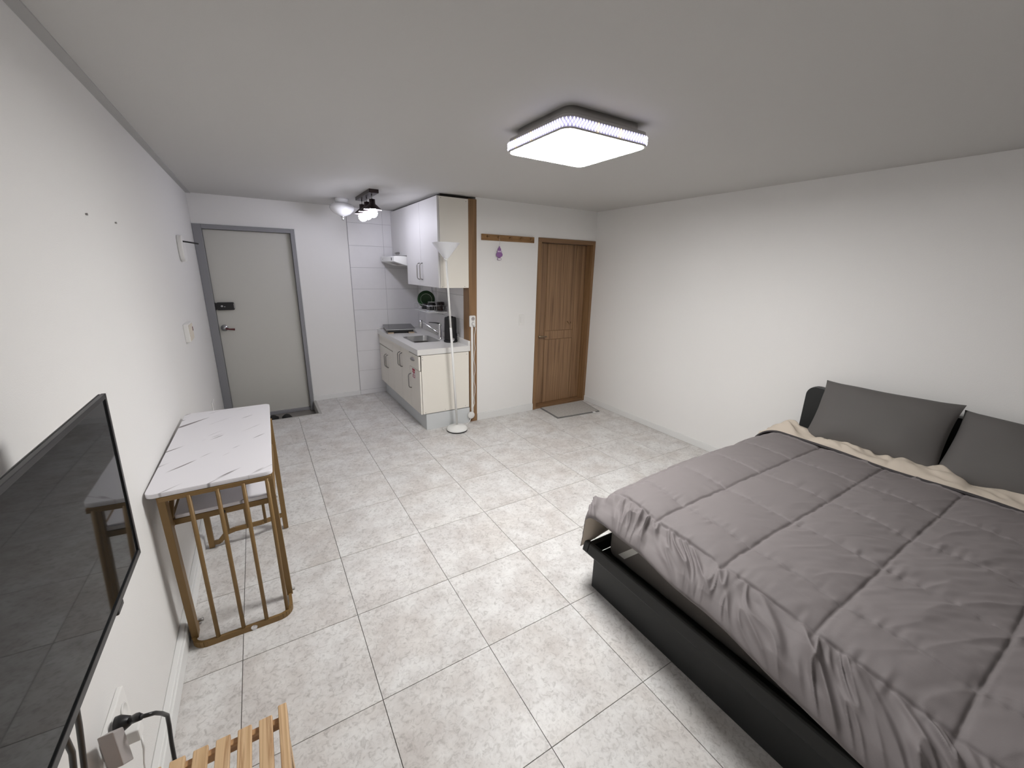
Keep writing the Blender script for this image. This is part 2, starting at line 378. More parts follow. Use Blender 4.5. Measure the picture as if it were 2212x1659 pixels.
x = hm.obj('lever_handle', mat('bronze nickel', (.34, .27, .19), .35, .8), d2); x['label'] = 'bronze coloured lever handle'
MB().tube([(3.735, YD, 1.05), (3.735, YD - .02, 1.04), (3.745, YD - .03, 1.022), (3.762, YD - .03, 1.026), (3.772, YD - .022, 1.045)], .006, 8).obj('robe_hook', 'woodframe', d2)

# ------------------------------------------------------------------ bed
BX, BY0, BY1 = 1.822, -.15, 1.335
bed = thing('bed', 'low charcoal black double bed frame with headboard, along the right wall', 'bed', (2.9, .6, 0))
MB().box(BX, 3.95, BY0, BY1, 0, .205).obj('base', 'bedblack', bed, bevel=.004)
def rail_prof(s): return [(0, .205), (s * .03, .207), (s * .034, .214), (s * .022, .262), (s * .016, .268), (0, .268)]
m = MB(); pr = rail_prof(-1); m.prism([(BX + p[0], p[1]) for p in pr], BY0 - .03, 1.352, 0, 'Y'); m.obj('foot_rail', 'bedblack', bed, bevel=.002)
m = MB(); m.prism([(BX + p[0], p[1]) for p in pr], 1.355, 1.392, 0, 'Y'); m.obj('rail_end', 'bedblack', bed, bevel=.005)
for s, yb in ((1, BY1), (-1, BY0)):
    m = MB(); m.prism([(yb + p[0] * 1.6, p[1]) for p in rail_prof(s)], BX + .001, 3.95, 0, 'X'); m.obj('side_rail', 'bedblack', bed, bevel=.002)
hp = rr(-.19, 1.362, .05, .866, .075, 8)
MB().prism(hp, 3.955, 4.004, 0, 'X').obj('headboard', 'bedblack', bed, bevel=.006)
mm = MB().prism(rr(1.885, 3.935, -.135, 1.31, .05, 6), .206, .515, 0, 'Z', True)
mt = tag(mm.obj('mattress', 'mattress', bevel=.035, seg=4), 'mattress in a dark grey sheet lying on the black bed under the quilt', 'mattress')
sq = [(1.222, .258), (1.180, .258), (1.100, .350), (1.112, .380)]
MB().add([(1.881, *p) for p in sq] + [(1.8855, *p) for p in sq], [(0, 1, 2, 3), (7, 6, 5, 4), (0, 4, 5, 1), (1, 5, 6, 2), (2, 6, 7, 3), (3, 7, 4, 0)]).obj('corner_strap', 'strap', mt)

# quilt: arc-length sheet draped over foot and far side, puffed between stitch lines
def drape(s, s0, ramp, ang):         # arc past s0 -> (advance, drop)
    t = np.clip(s - s0, 0, None); k = math.radians(ang) / ramp
    tr = np.minimum(t, ramp); adv = np.sin(k * tr) / k; drp = (1 - np.cos(k * tr)) / k; ex = t - tr
    return np.minimum(s, s0) + adv + ex * math.cos(math.radians(ang)), drp + ex * math.sin(math.radians(ang))
ZT = .556
U0 = 3.74                            # head end (under the fold); u runs towards the foot
nu, nv = 640, 560
u = np.linspace(0, 1, nu)[:, None] * np.ones((1, nv)); v = np.ones((nu, 1)) * np.linspace(0, 1, nv)[None, :]
VLO, VHI = -.36, 1.69
V = VLO + (VHI - VLO) * v            # arc coordinate across the bed (y before draping)
foot_len = 2.000 + .010 * np.clip((1.1 - V) / 1.1, 0, 1.2) + .02 * vnoise(V * 5, V * 0 + 3, 3)
Uu = u * foot_len                    # arc from head
shear = (V - 1.09) * .075 * np.clip(Uu / 1.6, 0, 1)
# stitch distances
def dist(a, lines):
    d = np.full(a.shape, 9.0)
    for l in lines: d = np.minimum(d, np.abs(a - l))
    return d
warp = .010 * vnoise(Uu * 3, V * 3, 5)
xl = [1.385, 1.045, .705, .372, .035, -.30]
ul = [.93 - .70, .93 - .35, .93, .93 + .35, U0 - 2.115, U0 - 1.925]
dX = dist(V + warp * (1 + 0 * u), xl); dY = dist(Uu + warp, ul)
border = np.clip((Uu - ul[-1]) / .06, 0, 1)
endf = np.clip((foot_len - Uu) / .05, 0, 1) ** .6 * np.clip((VHI - V) / .05, 0, 1) ** .6 * np.clip((V - VLO) / .05, 0, 1) ** .6
puffX = 1 - .58 * np.exp(-dX / .065) - .24 * np.exp(-(dX / .0065) ** 2); puffY = 1 - .34 * np.exp(-dY / .05) - .26 * np.exp(-(dY / .0062) ** 2)
puff = .030 * puffX * (1 - border) * puffY + .030 * border * (1 - .8 * np.exp(-dY / .03))
pk = vnoise(Uu * 34, V * 9, 21) * np.exp(-dX / .045) + 1.0 * vnoise(Uu * 12 + 2 * vnoise(Uu * 9, V * 9, 40), V * 58, 22) * np.exp(-dY / .032)
big = vnoise(Uu * 5, V * 5, 23)
near = np.clip((1.05 - V) / .9, 0, 1) * np.clip((1.9 - Uu) / .5, 0, 1)
diag = vnoise((Uu * .8 + V * .6) * 5, (V * .8 - Uu * .5) * 22 + 1.2 * vnoise(Uu * 4, V * 4, 8), 24)
diag2 = vnoise((Uu * .8 + V * .6) * 11, (V * .8 - Uu * .5) * 46, 29)
fine = vnoise(Uu * 26, V * 26, 25)
q = V * 17 + (Uu - ul[-1]) * 12 + 3.0 * vnoise(V * 5, Uu * 3, 26)
rdg = lambda n_: (1 - 2 * np.abs(n_)) ** 3 - .45
gath = (rdg(vnoise(q * .85, Uu * 4.5, 27)) * .8 + .62 * rdg(vnoise(q * 2.1 + 7, Uu * 6, 28))) * np.clip((Uu - ul[-1] + .01) / .05, 0, 1) * (.35 + .65 * np.clip((foot_len - Uu) / .1, 0, 1)) * (.7 + .9 * np.clip(vnoise(V * 6, V * 0 + 9, 33) + .5, 0, 1))
crease = (rdg(vnoise((Uu * .85 + V * .5) * 4, (V * .85 - Uu * .45) * 15 + 1.0 * vnoise(Uu * 4, V * 4, 8), 34)))
gv = vnoise(Uu * 20 + 3 * vnoise(Uu * 4, V * 4, 30), V * 5, 31) * np.clip((V - 1.42) / .06, 0, 1)
hgt = puff + .010 * pk + .007 * big + (.008 * diag + .0065 * diag2) * (.12 + near) + .0018 * fine + .034 * gath + .030 * gv + .0055 * crease * (.10 + near)
hgt = hgt * endf
ax, dx = drape(Uu, U0 - 2.085, .36, 32)
ay, dy = drape(V, 1.295, .22, 82)
ay2, dy2 = drape(-V, .16, .2, 60)
Xp = U0 - ax + shear * np.clip(1.2 - dx * 2, .4, 1); Yp = np.where(V > .5, ay, -ay2)
dyy = np.where(V > .5, dy, dy2)
sag = .020 * np.exp(-((V - .62) / .8) ** 2) * 0
Zp = ZT - np.sqrt(dx ** 2 + dyy ** 2) - dx / .1 * (.012 * np.clip((.65 - V) / .2, 0, 1) + .035 * np.clip((.45 - V) / .35, 0, 1.5))
cor = np.clip(dx / .14, 0, 1) * np.clip((V - 1.3) / .3, 0, 1)
Yp = Yp - .065 * np.clip((Uu - 1.25) / .65, 0, 1) * np.clip((V - 1.05) / .3, 0, 1); Zp = Zp - .02 * cor; Xp = Xp - .025 * cor
P0 = np.stack([Xp, Yp, Zp], -1)
def normals(P):
    a = np.gradient(P, axis=0); b = np.gradient(P, axis=1); n = np.cross(b, a); n /= np.linalg.norm(n, axis=-1, keepdims=True) + 1e-9
    return n * np.sign(n[nu // 3, nv // 2, 2]) if P.shape[0] == nu else n
Nn = normals(P0)
Pt = P0 + Nn * hgt[..., None]
Pb = P0 - Nn * (.004 + .026 * endf)[..., None]
Pb[..., 2] = np.where((Pt[..., 2] - Pb[..., 2] < .008) & (Nn[..., 2] > .5), Pt[..., 2] - .008, Pb[..., 2])
qm = MB().grid(Pt)
sk = []
ring = [(i, 0) for i in range(nu)] + [(nu - 1, j) for j in range(1, nv)] + [(i, nv - 1) for i in range(nu - 2, -1, -1)] + [(0, j) for j in range(nv - 2, 0, -1)]
rt = np.array([Pt[i, j] for i, j in ring]); rb = np.array([Pb[i, j] for i, j in ring]); n = len(ring)
qm.add(np.concatenate([rt, rb]).tolist(), [(k, (k + 1) % n, n + (k + 1) % n, n + k) for k in range(n)], 0, True)
quilt = tag(qm.obj('quilt', 'duvet', recalc=False), 'thick grey stitched quilt with a beige underside spread over the bed', 'quilt')
MB().grid(Pb[::3, ::3]).obj('lining', 'beige', quilt, recalc=False)['label'] = 'beige underside of the quilt'
# turned-back strip at the head
nb, nk = 220, 44
vb = np.linspace(VLO, 1.66, nb)[:, None] * np.ones((1, nk)); kk = np.ones((nb, 1)) * np.linspace(0, 1, nk)[None, :]
ya, yd = drape(vb, 1.30, .24, 74); ya2, yd2 = drape(-vb, .16, .2, 60)
yb_ = np.where(vb > .5, ya, -ya2); db = np.where(vb > .5, yd, yd2)
xc = 3.535 + .02 * vnoise(vb * 3, vb * 0 + 2, 41) + .02 * np.clip((vb - .9), 0, 1); wd_ = .235
xs = xc + wd_ * kk
prof = np.sin(np.pi * np.clip(kk, 0, 1)) ** .42
wr = vnoise(vb * 9 - kk * 2.6, kk * 3.6 + vb * 5, 42) * .055 + vnoise(vb * 24 - kk * 6, kk * 5 + vb * 7, 43) * .026
dl = dist(vb, [1.385, 1.045, .705, .372, .035])
zt = ZT + .014 + prof * (.046 + wr) * (1 - .35 * np.exp(-dl / .03)) + .012 * vnoise(vb * 3, kk * 2, 44) - db
Pf = np.stack([xs, yb_, zt], -1); Pf2 = Pf.copy(); Pf2[..., 2] = ZT + .010 - db
fm = MB().grid(Pf).grid(Pf2)
x = fm.obj('turned_back_edge', 'beige', quilt, recalc=False); x['label'] = 'beige underside turned back at the head'
hx = [(Pf[i, 0, 0] - .006, Pf[i, 0, 1], Pf[i, 0, 2] + .004) for i in range(0, nb, 2)]
MB().tube(hx, .008, 8, flat=(1.5, .9)).obj('hem', 'hem', quilt)['label'] = 'dark grey hem along the turned-back edge'

def pillow(name, label, c, wdt, hgt_, th, lean, yaw, seed, roll=0):
    n1, n2 = 56, 44
    a = np.linspace(-1, 1, n1)[:, None] * np.ones((1, n2)); b = np.ones((n1, 1)) * np.linspace(-1, 1, n2)[None, :]
    e = (1 - np.abs(a) ** 3.0) * (1 - np.abs(b) ** 3.0)
    t = th * .5 * np.clip(e, 0, 1) ** .55
    pin = .055
    X = a * wdt / 2 * (1 - pin * (1 - np.abs(b) ** 2.5) * np.abs(a) ** 6); Z = b * hgt_ / 2 * (1 - pin * 1.2 * (1 - np.abs(a) ** 2.5) * np.abs(b) ** 6)
    rad = np.sqrt((1 - np.abs(a)) ** 2 + (1 - np.abs(b)) ** 2)
    ang = np.arctan2(1 - np.abs(b), 1 - np.abs(a))
    w = .022 * vnoise(ang * 5 + seed, rad * 1.5 + np.sign(a) * 7 + np.sign(b) * 3, seed) * np.exp(-rad / .35) * np.clip(rad / .08, 0, 1)
    w = w + .022 * vnoise(a * 2.2 + 5, b * 2.2 + 5, seed + 1)
    f = np.stack([X, -(t + w * np.clip(e, 0, 1) ** .3), Z], -1); k = np.stack([X, (t * .75), Z], -1)
    m = MB().grid(f); m.grid(k)
    mtx = Matrix.Translation(c) @ Matrix.Rotation(math.radians(yaw), 4, 'Z') @ Matrix.Rotation(math.radians(lean), 4, 'X') @ Matrix.Rotation(math.radians(roll), 4, 'Y')
    m.xf(mtx)
    return tag(m.obj(name, 'pillow', recalc=False), label, 'pillow', 'charcoal pillows at the headboard')
pillow('pillow', 'charcoal pillow nearest the back of the room, leaning on the black headboard', (3.785, .87, .748), .70, .47, .20, -30, -90, 51, -1.5)
pillow('pillow', 'charcoal pillow cut by the right edge of the picture, leaning on the headboard', (3.80, .200, .725), .68, .46, .20, -34, -90, 53, 2)

# ------------------------------------------------------------------ ceiling light (lit square panel)
cl = thing('ceiling_light', 'square lit ceiling light with a sparkling crystal rim in mid room', 'ceiling light', (1.895, 1.775, H))
cx, cy, hs = 1.893, 1.778, .257
MB().prism(rr(cx - hs + .035, cx + hs - .035, cy - hs + .035, cy + hs - .035, .05), H - .038, H, 0, 'Z', True).obj('back_tray', 'silver', cl)
MB().prism(rr(cx - hs + .006, cx + hs - .006, cy - hs + .006, cy + hs - .006, .05, 8), H - .054, H - .038, 0, 'Z', True).obj('housing', 'silver', cl, bevel=.003)
MB().prism(rr(cx - hs + .004, cx + hs - .004, cy - hs + .004, cy + hs - .004, .05, 8), H - .096, H - .054, 0, 'Z', True).obj('rim', 'rimlit', cl)
MB().prism(rr(cx - hs + .001, cx + hs - .001, cy - hs + .001, cy + hs - .001, .05, 8), H - .0995, H - .092, 0, 'Z', True).obj('lower_lip', 'silver', cl, bevel=.002)
MB().prism(rr(cx - hs + .010, cx + hs - .010, cy - hs + .010, cy + hs - .010, .046, 8), H - .102, H - .0935, 0, 'Z', True).obj('diffuser', 'panel', cl, bevel=.005)
per = rr(cx - hs, cx + hs, cy - hs, cy + hs, .052, 8); per.append(per[0])
seg = []; tot = 0
for a, b in zip(per[:-1], per[1:]):
    l = math.hypot(b[0] - a[0], b[1] - a[1]); seg.append((tot, l, a, b)); tot += l
def on_per(s):
    s %= tot
    for t0, l, a, b in seg:
        if t0 <= s <= t0 + l and l > 0:
            f = (s - t0) / l; return a[0] + (b[0] - a[0]) * f, a[1] + (b[1] - a[1]) * f
    return per[0]
cm = MB(); am = MB(); nc = 116
for k in range(nc):
    for row in range(3):
        s = (k + .5 * (row % 2)) * tot / nc
        px, py = on_per(s); z = H - .062 - row * .0115; r = .0058
        tgt = am if (k % 33 in (4, 12)) else cm
        tgt.add([(px + r, py, z), (px, py + r, z), (px - r, py, z), (px, py - r, z), (px, py, z + r * 1.35), (px, py, z - r * 1.35)],
                [(0, 1, 4), (1, 2, 4), (2, 3, 4), (3, 0, 4), (1, 0, 5), (2, 1, 5), (3, 2, 5), (0, 3, 5)])
x = cm.obj('crystal_band', 'crystal', cl); x['kind'] = 'stuff'
x = am.obj('amber_crystals', 'amber', cl); x['kind'] = 'stuff'; x['label'] = 'a few amber glowing crystals'

# spot bar with three lit bulbs
sp = thing('spotlight_bar', 'black ceiling bar with three lit bulbs under flared shades, over the kitchen', 'spotlight', (1.475, 4.41, H))
MB().box(1.432, 1.518, 4.11, 4.71, H - .032, H).obj('mounting_bar', 'shadered', sp, bevel=.002)
for k, yy in enumerate((4.20, 4.41, 4.62)):
    m = MB().lathe([(.083, 2.176), (.080, 2.184), (.030, 2.226), (.027, 2.234), (.027, 2.268), (0, 2.268)], (1.475, yy, 0), 24)
    m.lathe([(.080, 2.178), (.028, 2.224)], (1.475, yy, 0), 24, 1)
    s_ = m.obj('spot_shade', ['shadered', 'nickel'], sp)
    mb = MB(); sphere(mb, (1.475, yy, 2.150), .043); mb.obj('bulb', 'bulb', s_)
    MB().tube([(1.475, yy, 2.262), (1.475, yy, H - .03)], .006, 8).obj('stem', 'steel', s_)
bl = thing('bowl_light', 'unlit white glass bowl ceiling light beside the black spotlight bar', 'ceiling light', (1.33, 4.9, H))
MB().lathe([(.0, 2.170), (.03, 2.172), (.08, 2.195), (.112, 2.225), (.125, 2.252), (.118, 2.275), (.095, 2.292), (.062, 2.30)], (1.33, 4.9, 0), 32).obj('glass_bowl', 'bowl', bl)
MB().lathe([(.062, 2.298), (.066, 2.33), (.07, H), (0, H)], (1.33, 4.9, 0), 28).obj('ceiling_rose', 'bowl', bl)
MB().lathe([(0, 2.128), (.010, 2.131), (.016, 2.142), (.009, 2.152), (.020, 2.160), (.022, 2.170), (0, 2.174)], (1.33, 4.9, 0), 18).obj('finial', 'chrome', bl)

# ------------------------------------------------------------------ kitchen base unit
KX, KY0, KY1 = 1.762, 3.900, 5.494
kb = thing('base_cabinet', 'cream kitchen base cabinet under the white worktop, beside the brown post', 'cabinet', (2.05, 4.7, 0))
MB().box(1.815, 2.318, KY0 - .004, KY1, 0, .172).obj('kickboard', 'kick', kb, bevel=.001)
MB().box(1.785, 2.318, KY0 + .018, KY1, .180, .810).obj('carcass', 'edge', kb)  # near-black, so the slits between the fronts carry painted shade
ep = MB().box(1.784, 2.314, KY0, KY0 + .018, .180, .806)
for sx_, sz in ((1.796, .79), (1.796, .765), (2.29, .78), (1.81, .195), (2.03, .197), (2.27, .2)):
    ep.lathe([(0, -.0006), (.004, -.0006)], (sx_, KY0, sz), 8, 1, 'Y')
ep.obj('end_panel', ['cream', 'nickel'], kb, bevel=.001)
def hnd(m, y, z0, z1, x):      # vertical bow handle
    m.tube([(x, y, z0), (x - .022, y, z0 + .006), (x - .030, y, z0 + .022), (x - .030, y, z1 - .022), (x - .022, y, z1 - .006), (x, y, z1)], .0058, 8)
    return m
def front(nm, y0, y1, z0, z1, x=KX, handle=None, par=kb, ma='cream', th=.018, lab=None):
    d = MB().box(x, x + th, y0 + .0018, y1 - .0018, z0, z1).obj(nm, ma, par, bevel=.0012)
    if handle is not None:
        h = hnd(MB(), *handle, x).obj('bow_handle', 'nickel', d)
    return d
front('drawer_front', 4.862, KY1 - .002, .684, .812)
front('cabinet_door', 5.130, KY1 - .002, .180, .674, handle=(5.165, .43, .595))
front('cabinet_door', 4.862, 5.130, .180, .674, handle=(5.098, .43, .595))
front('cabinet_door', 4.520, 4.862, .180, .812, handle=(4.555, .575, .735))
front('cabinet_door', 4.212, 4.520, .180, .812, handle=(4.487, .575, .735))
td = front('drawer_front', KY0 - .001, 4.212, .652, .798, x=KX - .006)
MB().lathe([(0, -.018), (.012, -.018), (.018, -.010), (.020, 0)], (KX - .006, 4.085, .742), 20, 0, 'X', 3.0, 1.0).obj('cup_handle', 'nickel', td)
dd = front('cabinet_door', KY0 - .001, 4.212, .180, .644, handle=(4.185, .405, .565))
st = MB().box(KX - .0012, KX, 4.035, 4.140, .530, .642)
for a, b, c, d in ((4.045, 4.130, .612, .636), (4.05, 4.128, .592, .606), (4.082, 4.096, .556, .592), (4.05, 4.06, .548, .58), (4.112, 4.124, .548, .572), (4.05, 4.124, .540, .547)):
    st.box(KX - .0018, KX - .001, a, b, c, d, 1)
st.obj('sticker', ['paper', 'redprint'], dd)['label'] = 'white sticker with red print'
# worktop with sink cut out
SX0, SX1, SY0, SY1 = 1.858, 2.155, 4.30, 4.74
wt = thing('worktop', 'white kitchen worktop with an upstand along the tiled wall', 'worktop', (2.05, 4.7, .81))
zc0, zc1 = .813, .870
MB().box(1.745, SX0, 3.893, KY1, zc0, zc1).box(SX1, 2.329, 3.893, KY1, zc0, zc1).box(SX0, SX1, 3.893, SY0, zc0, zc1).box(SX0, SX1, SY1, KY1, zc0, zc1).obj('slab', 'counter', wt)
MB().box(2.306, 2.329, 3.893, KY1, zc1, zc1 + .052).box(1.76, 2.306, KY1 - .02, KY1, zc1, zc1 + .018).obj('upstand', 'counter', wt, bevel=.003)
sk = MB()
rim = rr(SX0 - .006, SX1 + .006, SY0 - .006, SY1 + .006, .05, 6); inn = rr(SX0 + .004, SX1 - .004, SY0 + .004, SY1 - .004, .045, 6); bot = rr(SX0 + .03, SX1 - .03, SY0 + .03, SY1 - .03, .04, 6)
nn = len(rim)
sk.add([(p[0], p[1], zc1 + .002) for p in rim] + [(p[0], p[1], zc1 + .002) for p in inn] + [(p[0], p[1], .715) for p in bot],
       [(k, (k + 1) % nn, nn + (k + 1) % nn, nn + k) for k in range(nn)] + [(nn + k, nn + (k + 1) % nn, 2 * nn + (k + 1) % nn, 2 * nn + k) for k in range(nn)] + [tuple(2 * nn + k for k in range(nn))], 0, False)
sk.lathe([(0, .718), (.04, .719), (.045, .716)], (2.0, 4.55, 0), 20)
tag(sk.obj('sink', 'steel', recalc=False), 'stainless steel sink basin set into the white worktop', 'sink')
fc = thing('faucet', 'chrome mixer tap with a long spout and black lever beside the sink', 'tap', (2.2, 4.43, zc1))
MB().lathe([(.028, zc1), (.026, zc1 + .012), (.021, zc1 + .02), (.019, 1.01), (.022, 1.02), (.021, 1.045), (0, 1.05)], (2.205, 4.43, 0), 20).obj('body', 'chrome', fc)
MB().tube([(2.205, 4.43, .93), (2.17, 4.485, .955), (2.08, 4.655, 1.045), (2.065, 4.685, 1.05)], [.0105, .009, .009, .0105], 12).obj('spout', 'chrome', fc)
MB().lathe([(.019, -.075), (.021, -.06), (.020, .012), (0, .018)], (2.065, 4.685, 1.05), 16).obj('nozzle', 'steel', fc)
MB().tube([(2.20, 4.435, 1.048), (2.16, 4.465, 1.055), (2.10, 4.51, 1.058)], [.017, .013, .008], 10, flat=(1, .45)).obj('lever', 'black', fc)
# cooktop on wood blocks
ck = thing('cooktop', 'black glass cooktop tipped up on small wooden blocks on the worktop', 'cooktop', (1.955, 5.22, .87))
mtx = Matrix.Translation((1.955, 5.22, .905)) @ Matrix.Rotation(math.radians(-10), 4, 'Z') @ Matrix.Rotation(math.radians(1.0), 4, 'X')
MB().prism(rr(-.18, .18, -.215, .215, .008), .014, .024).xf(mtx).obj('glass_top', 'glassblk', ck, bevel=.002)
MB().box(-.155, .155, -.19, .20, -.018, .013).xf(mtx).obj('case', 'black', ck, bevel=.004)
MB().box(-.178, .178, -.217, -.213, .0135, .022).xf(mtx).obj('front_strip', 'steel', ck)
for bx_, by_ in ((-.12, -.19), (.13, -.19), (-.12, .17), (.13, .17)):
    MB().box(bx_ - .035, bx_ + .035, by_ - .02, by_ + .02, -.034, -.018).xf(mtx).obj('block', 'woodbit', ck, bevel=.002)
# kettle
kt = thing('kettle', 'tall black electric kettle at the near end of the worktop', 'kettle', (2.228, 4.19, zc1))
kx, ky = 2.238, 4.205
MB().lathe([(.072, zc1 + .0005), (.076, zc1 + .006), (.076, zc1 + .018), (.066, zc1 + .024), (0, zc1 + .024)], (kx, ky, 0), 32, capb=True).obj('power_base', 'blackmat', kt)
MB().lathe([(.066, zc1 + .026), (.070, zc1 + .03), (.070, zc1 + .045), (.069, zc1 + .06), (.065, 1.12), (.063, 1.138), (.058, 1.145), (0, 1.148)], (kx, ky, 0), 36).obj('body', 'blackmat', kt)
MB().lathe([(0, 1.146), (.030, 1.146), (.034, 1.150), (.030, 1.154), (0, 1.155)], (kx, ky, 0), 24).obj('lid', 'blackmat', kt)
MB().tube([(kx + .03, ky + .05, 1.13), (kx + .045, ky + .085, 1.11), (kx + .048, ky + .095, 1.02), (kx + .045, ky + .08, .95), (kx + .03, ky + .05, .93)], .013, 10, flat=(1, 1.2)).obj('handle', 'blackmat', kt)
MB().lathe([(0, -.012), (.018, -.012), (.021, -.003), (.021, .0)], (kx - .005, ky - .068, zc1 + .035), 18, 0, 'Y').obj('dial', 'chrome', kt)
MB().box(kx + .050, kx + .070, ky - .072, ky - .045, .938, .968).obj('switch', 'steel', kt, bevel=.003)

# ------------------------------------------------------------------ wall cabinets, hood
wc = thing('wall_cabinet', 'tall white two door wall cabinet with a cream end panel, near the ceiling', 'cabinet', (2.16, 4.38, 1.47))
UX = 1.990
MB().box(UX + .020, 2.329, 3.905, 4.862, 1.476, 2.312).obj('carcass', 'cream', wc)
e_ = MB().box(UX + .020, 2.314, 3.888, 3.905, 1.474, 2.314)
for sx_, sz in ((2.03, 1.485), (2.27, 1.487), (2.03, 2.30), (2.29, 2.29)): e_.lathe([(0, -.0006), (.004, -.0006)], (sx_, 3.888, sz), 8, 1, 'Y')
e_.obj('end_panel', ['cream', 'nickel'], wc, bevel=.001)
front('cabinet_door', 4.388, 4.862, 1.474, 2.316, UX, (4.432, 1.54, 1.71), wc, 'creamw')
front('cabinet_door', 3.888, 4.388, 1.474, 2.316, UX, (4.340, 1.54, 1.71), wc, 'creamw')
hc = thing('hood_cabinet', 'short white wall cabinet above the cooker hood, next to the tall one', 'cabinet', (2.17, 5.2, 1.79))
MB().box(UX + .032, 2.329, 4.866, KY1, 1.795, 2.316).obj('carcass', 'cream', hc)
d = front('cabinet_door', 4.874, KY1, 1.795, 2.322, UX + .012, None, hc, 'creamw')
MB().tube([(UX + .012, 5.30, 1.828), (UX - .006, 5.30, 1.828), (UX - .008, 5.24, 1.828), (UX - .006, 5.19, 1.828), (UX + .012, 5.19, 1.828)], .009, 8, flat=(1, 1.3)).obj('bow_handle', 'nickel', d)
struct(MB().box(UX + .05, 2.33, 3.93, KY1, 2.318, H).obj('gap_shade', 'edge'))  # dark filler painting the shaded gap above the wall cabinets, not a real trim
hood = thing('cooker_hood', 'slim white cooker hood under the short wall cabinet', 'cooker hood', (2.1, 5.17, 1.7))
MB().prism([(1.842, 1.726), (1.842, 1.780), (1.86, 1.786), (2.329, 1.786), (2.329, 1.672), (1.99, 1.680)], 4.878, 5.452, 0, 'Y').obj('body', 'whitem', hood, bevel=.003)
MB().box(1.8395, 1.843, 4.965, 4.990, 1.738, 1.768).obj('switch', 'black', hood)
MB().box(1.8395, 1.843, 5.36, 5.374, 1.748, 1.756).obj('badge', 'grey', hood)
sl = (1.680 - 1.726) / (1.99 - 1.842)
def hz(x): return 1.726 + (x - 1.842) * sl
MB().add([(1.875, 4.98, hz(1.875) - .0015), (1.965, 4.98, hz(1.965) - .0015), (1.965, 5.18, hz(1.965) - .0015), (1.875, 5.18, hz(1.875) - .0015)], [(0, 1, 2, 3)]).obj('lamp_cover', 'grey', hood)
# dish rack hung from the wall, with crockery
rk = thing('dish_rack', 'small wire dish rack hung on the tiled wall over the sink', 'dish rack', (2.2, 4.73, 1.18))
x0, x1, y0, y1, zr = 2.10, 2.318, 4.49, 4.975, 1.182
m = MB(); w = .0032
for z in (zr, zr + .062):
    pts = [(x0, y0, z), (x0, y1, z), (x1, y1, z), (x1, y0, z), (x0, y0, z)]
    for a, b in zip(pts[:-1], pts[1:]): m.tube([a, b], w, 6)
for px, py in ((x0, y0), (x0, y1), (x1, y0), (x1, y1), (x0, y0 + .05), (x0, y1 - .08), (x0 + .07, y0), (x1 - .04, y0)): m.tube([(px, py, zr), (px, py, zr + .062)], w * .8, 6)
for k in range(12): m.tube([(x0, y0 + (k + .5) * (y1 - y0) / 12, zr), (x1, y0 + (k + .5) * (y1 - y0) / 12, zr)], w * .6, 5)
m.obj('basket', 'steel', rk)
m = MB()
for py in (y0 + .01, y1 - .01):
    for px_ in (2.195, x1 + .004): MB().tube([(px_, py, zr - .004), (px_, py, 1.474)], w, 6).obj('hanging_wire', 'steel', rk)
m.tube([(2.195, y0 + .01, zr), (2.195, y0 + .01, zr - .028), (2.27, y0 + .01, zr - .034), (2.29, y0 + .01, zr - .05), (2.305, y0 + .01, zr - .034), (2.308, y0 + .01, zr - .01)], w, 6)
m.obj('side_hook', 'steel', rk)
MB().box(x0 - .012, x1, y0 - .01, y1 + .01, zr - .016, zr - .011).obj('drip_tray', 'whitem', rk, bevel=.002)
# plate facing the room
pl = MB().lathe([(.0, .004), (.062, .004), (.066, .001), (.070, .0045), (.102, .018), (.105, .020), (.103, .024), (.068, .010), (.0, .009)], (0, 0, 0), 40)
pl.lathe([(.064, .0098), (.0665, .0108), (.069, .0112)], (0, 0, 0), 40, 1)
pl.xf(Matrix.Translation((2.215, 4.885, 1.288)) @ Matrix.Rotation(math.radians(-112), 4, 'Z') @ Matrix.Rotation(math.radians(76), 4, 'Y') )
tag(pl.obj('plate', ['green', 'greenline']), 'dark green round plate standing in the wire dish rack', 'plate')
def cup(m, c, r, h, mi=0, up=True):
    pr = [(0, 0), (r * .55, 0), (r * .8, h * .25), (r, h * .8), (r * .99, h), (r * .92, h), (r * .85, h * .7), (r * .5, h * .1), (0, h * .08)]
    if not up: pr = [(a, h - b) for a, b in pr]
    return m.lathe(pr, c, 24, mi)
tag(cup(MB(), (2.172, 4.785, zr + .004), .052, .066, 0, False).obj('bowl', 'black'), 'black bowl upside down in the dish rack, in front of the green plate', 'bowl')
b2 = MB(); cup(b2, (2.20, 4.665, zr + .004), .060, .088, 0, False); b2.lathe([(0, .0945), (.040, .0945), (.046, .0925), (.046, .090), (0, .0895)], (2.20, 4.665, zr), 24, 1)
tag(b2.obj('bowl', ['black', 'bowl']), 'black bowl with a pale foot, topmost in the middle of the dish rack', 'bowl')
mg = thing('mug', 'dark brown mug upside down at the near end of the dish rack', 'mug', (2.25, 4.525, zr))
mx_, my_ = 2.266, 4.552
MB().lathe([(.044, zr + .004), (.046, zr + .02), (.045, zr + .095), (.036, zr + .102), (0, zr + .103)], (mx_, my_, 0), 26).obj('body', 'brown', mg)
MB().tube([(mx_ - .01, my_ - .044, zr + .085), (mx_ - .015, my_ - .07, zr + .078), (mx_ - .015, my_ - .075, zr + .05), (mx_ - .01, my_ - .044, zr + .028)], .006, 8).obj('handle', 'brown', mg)

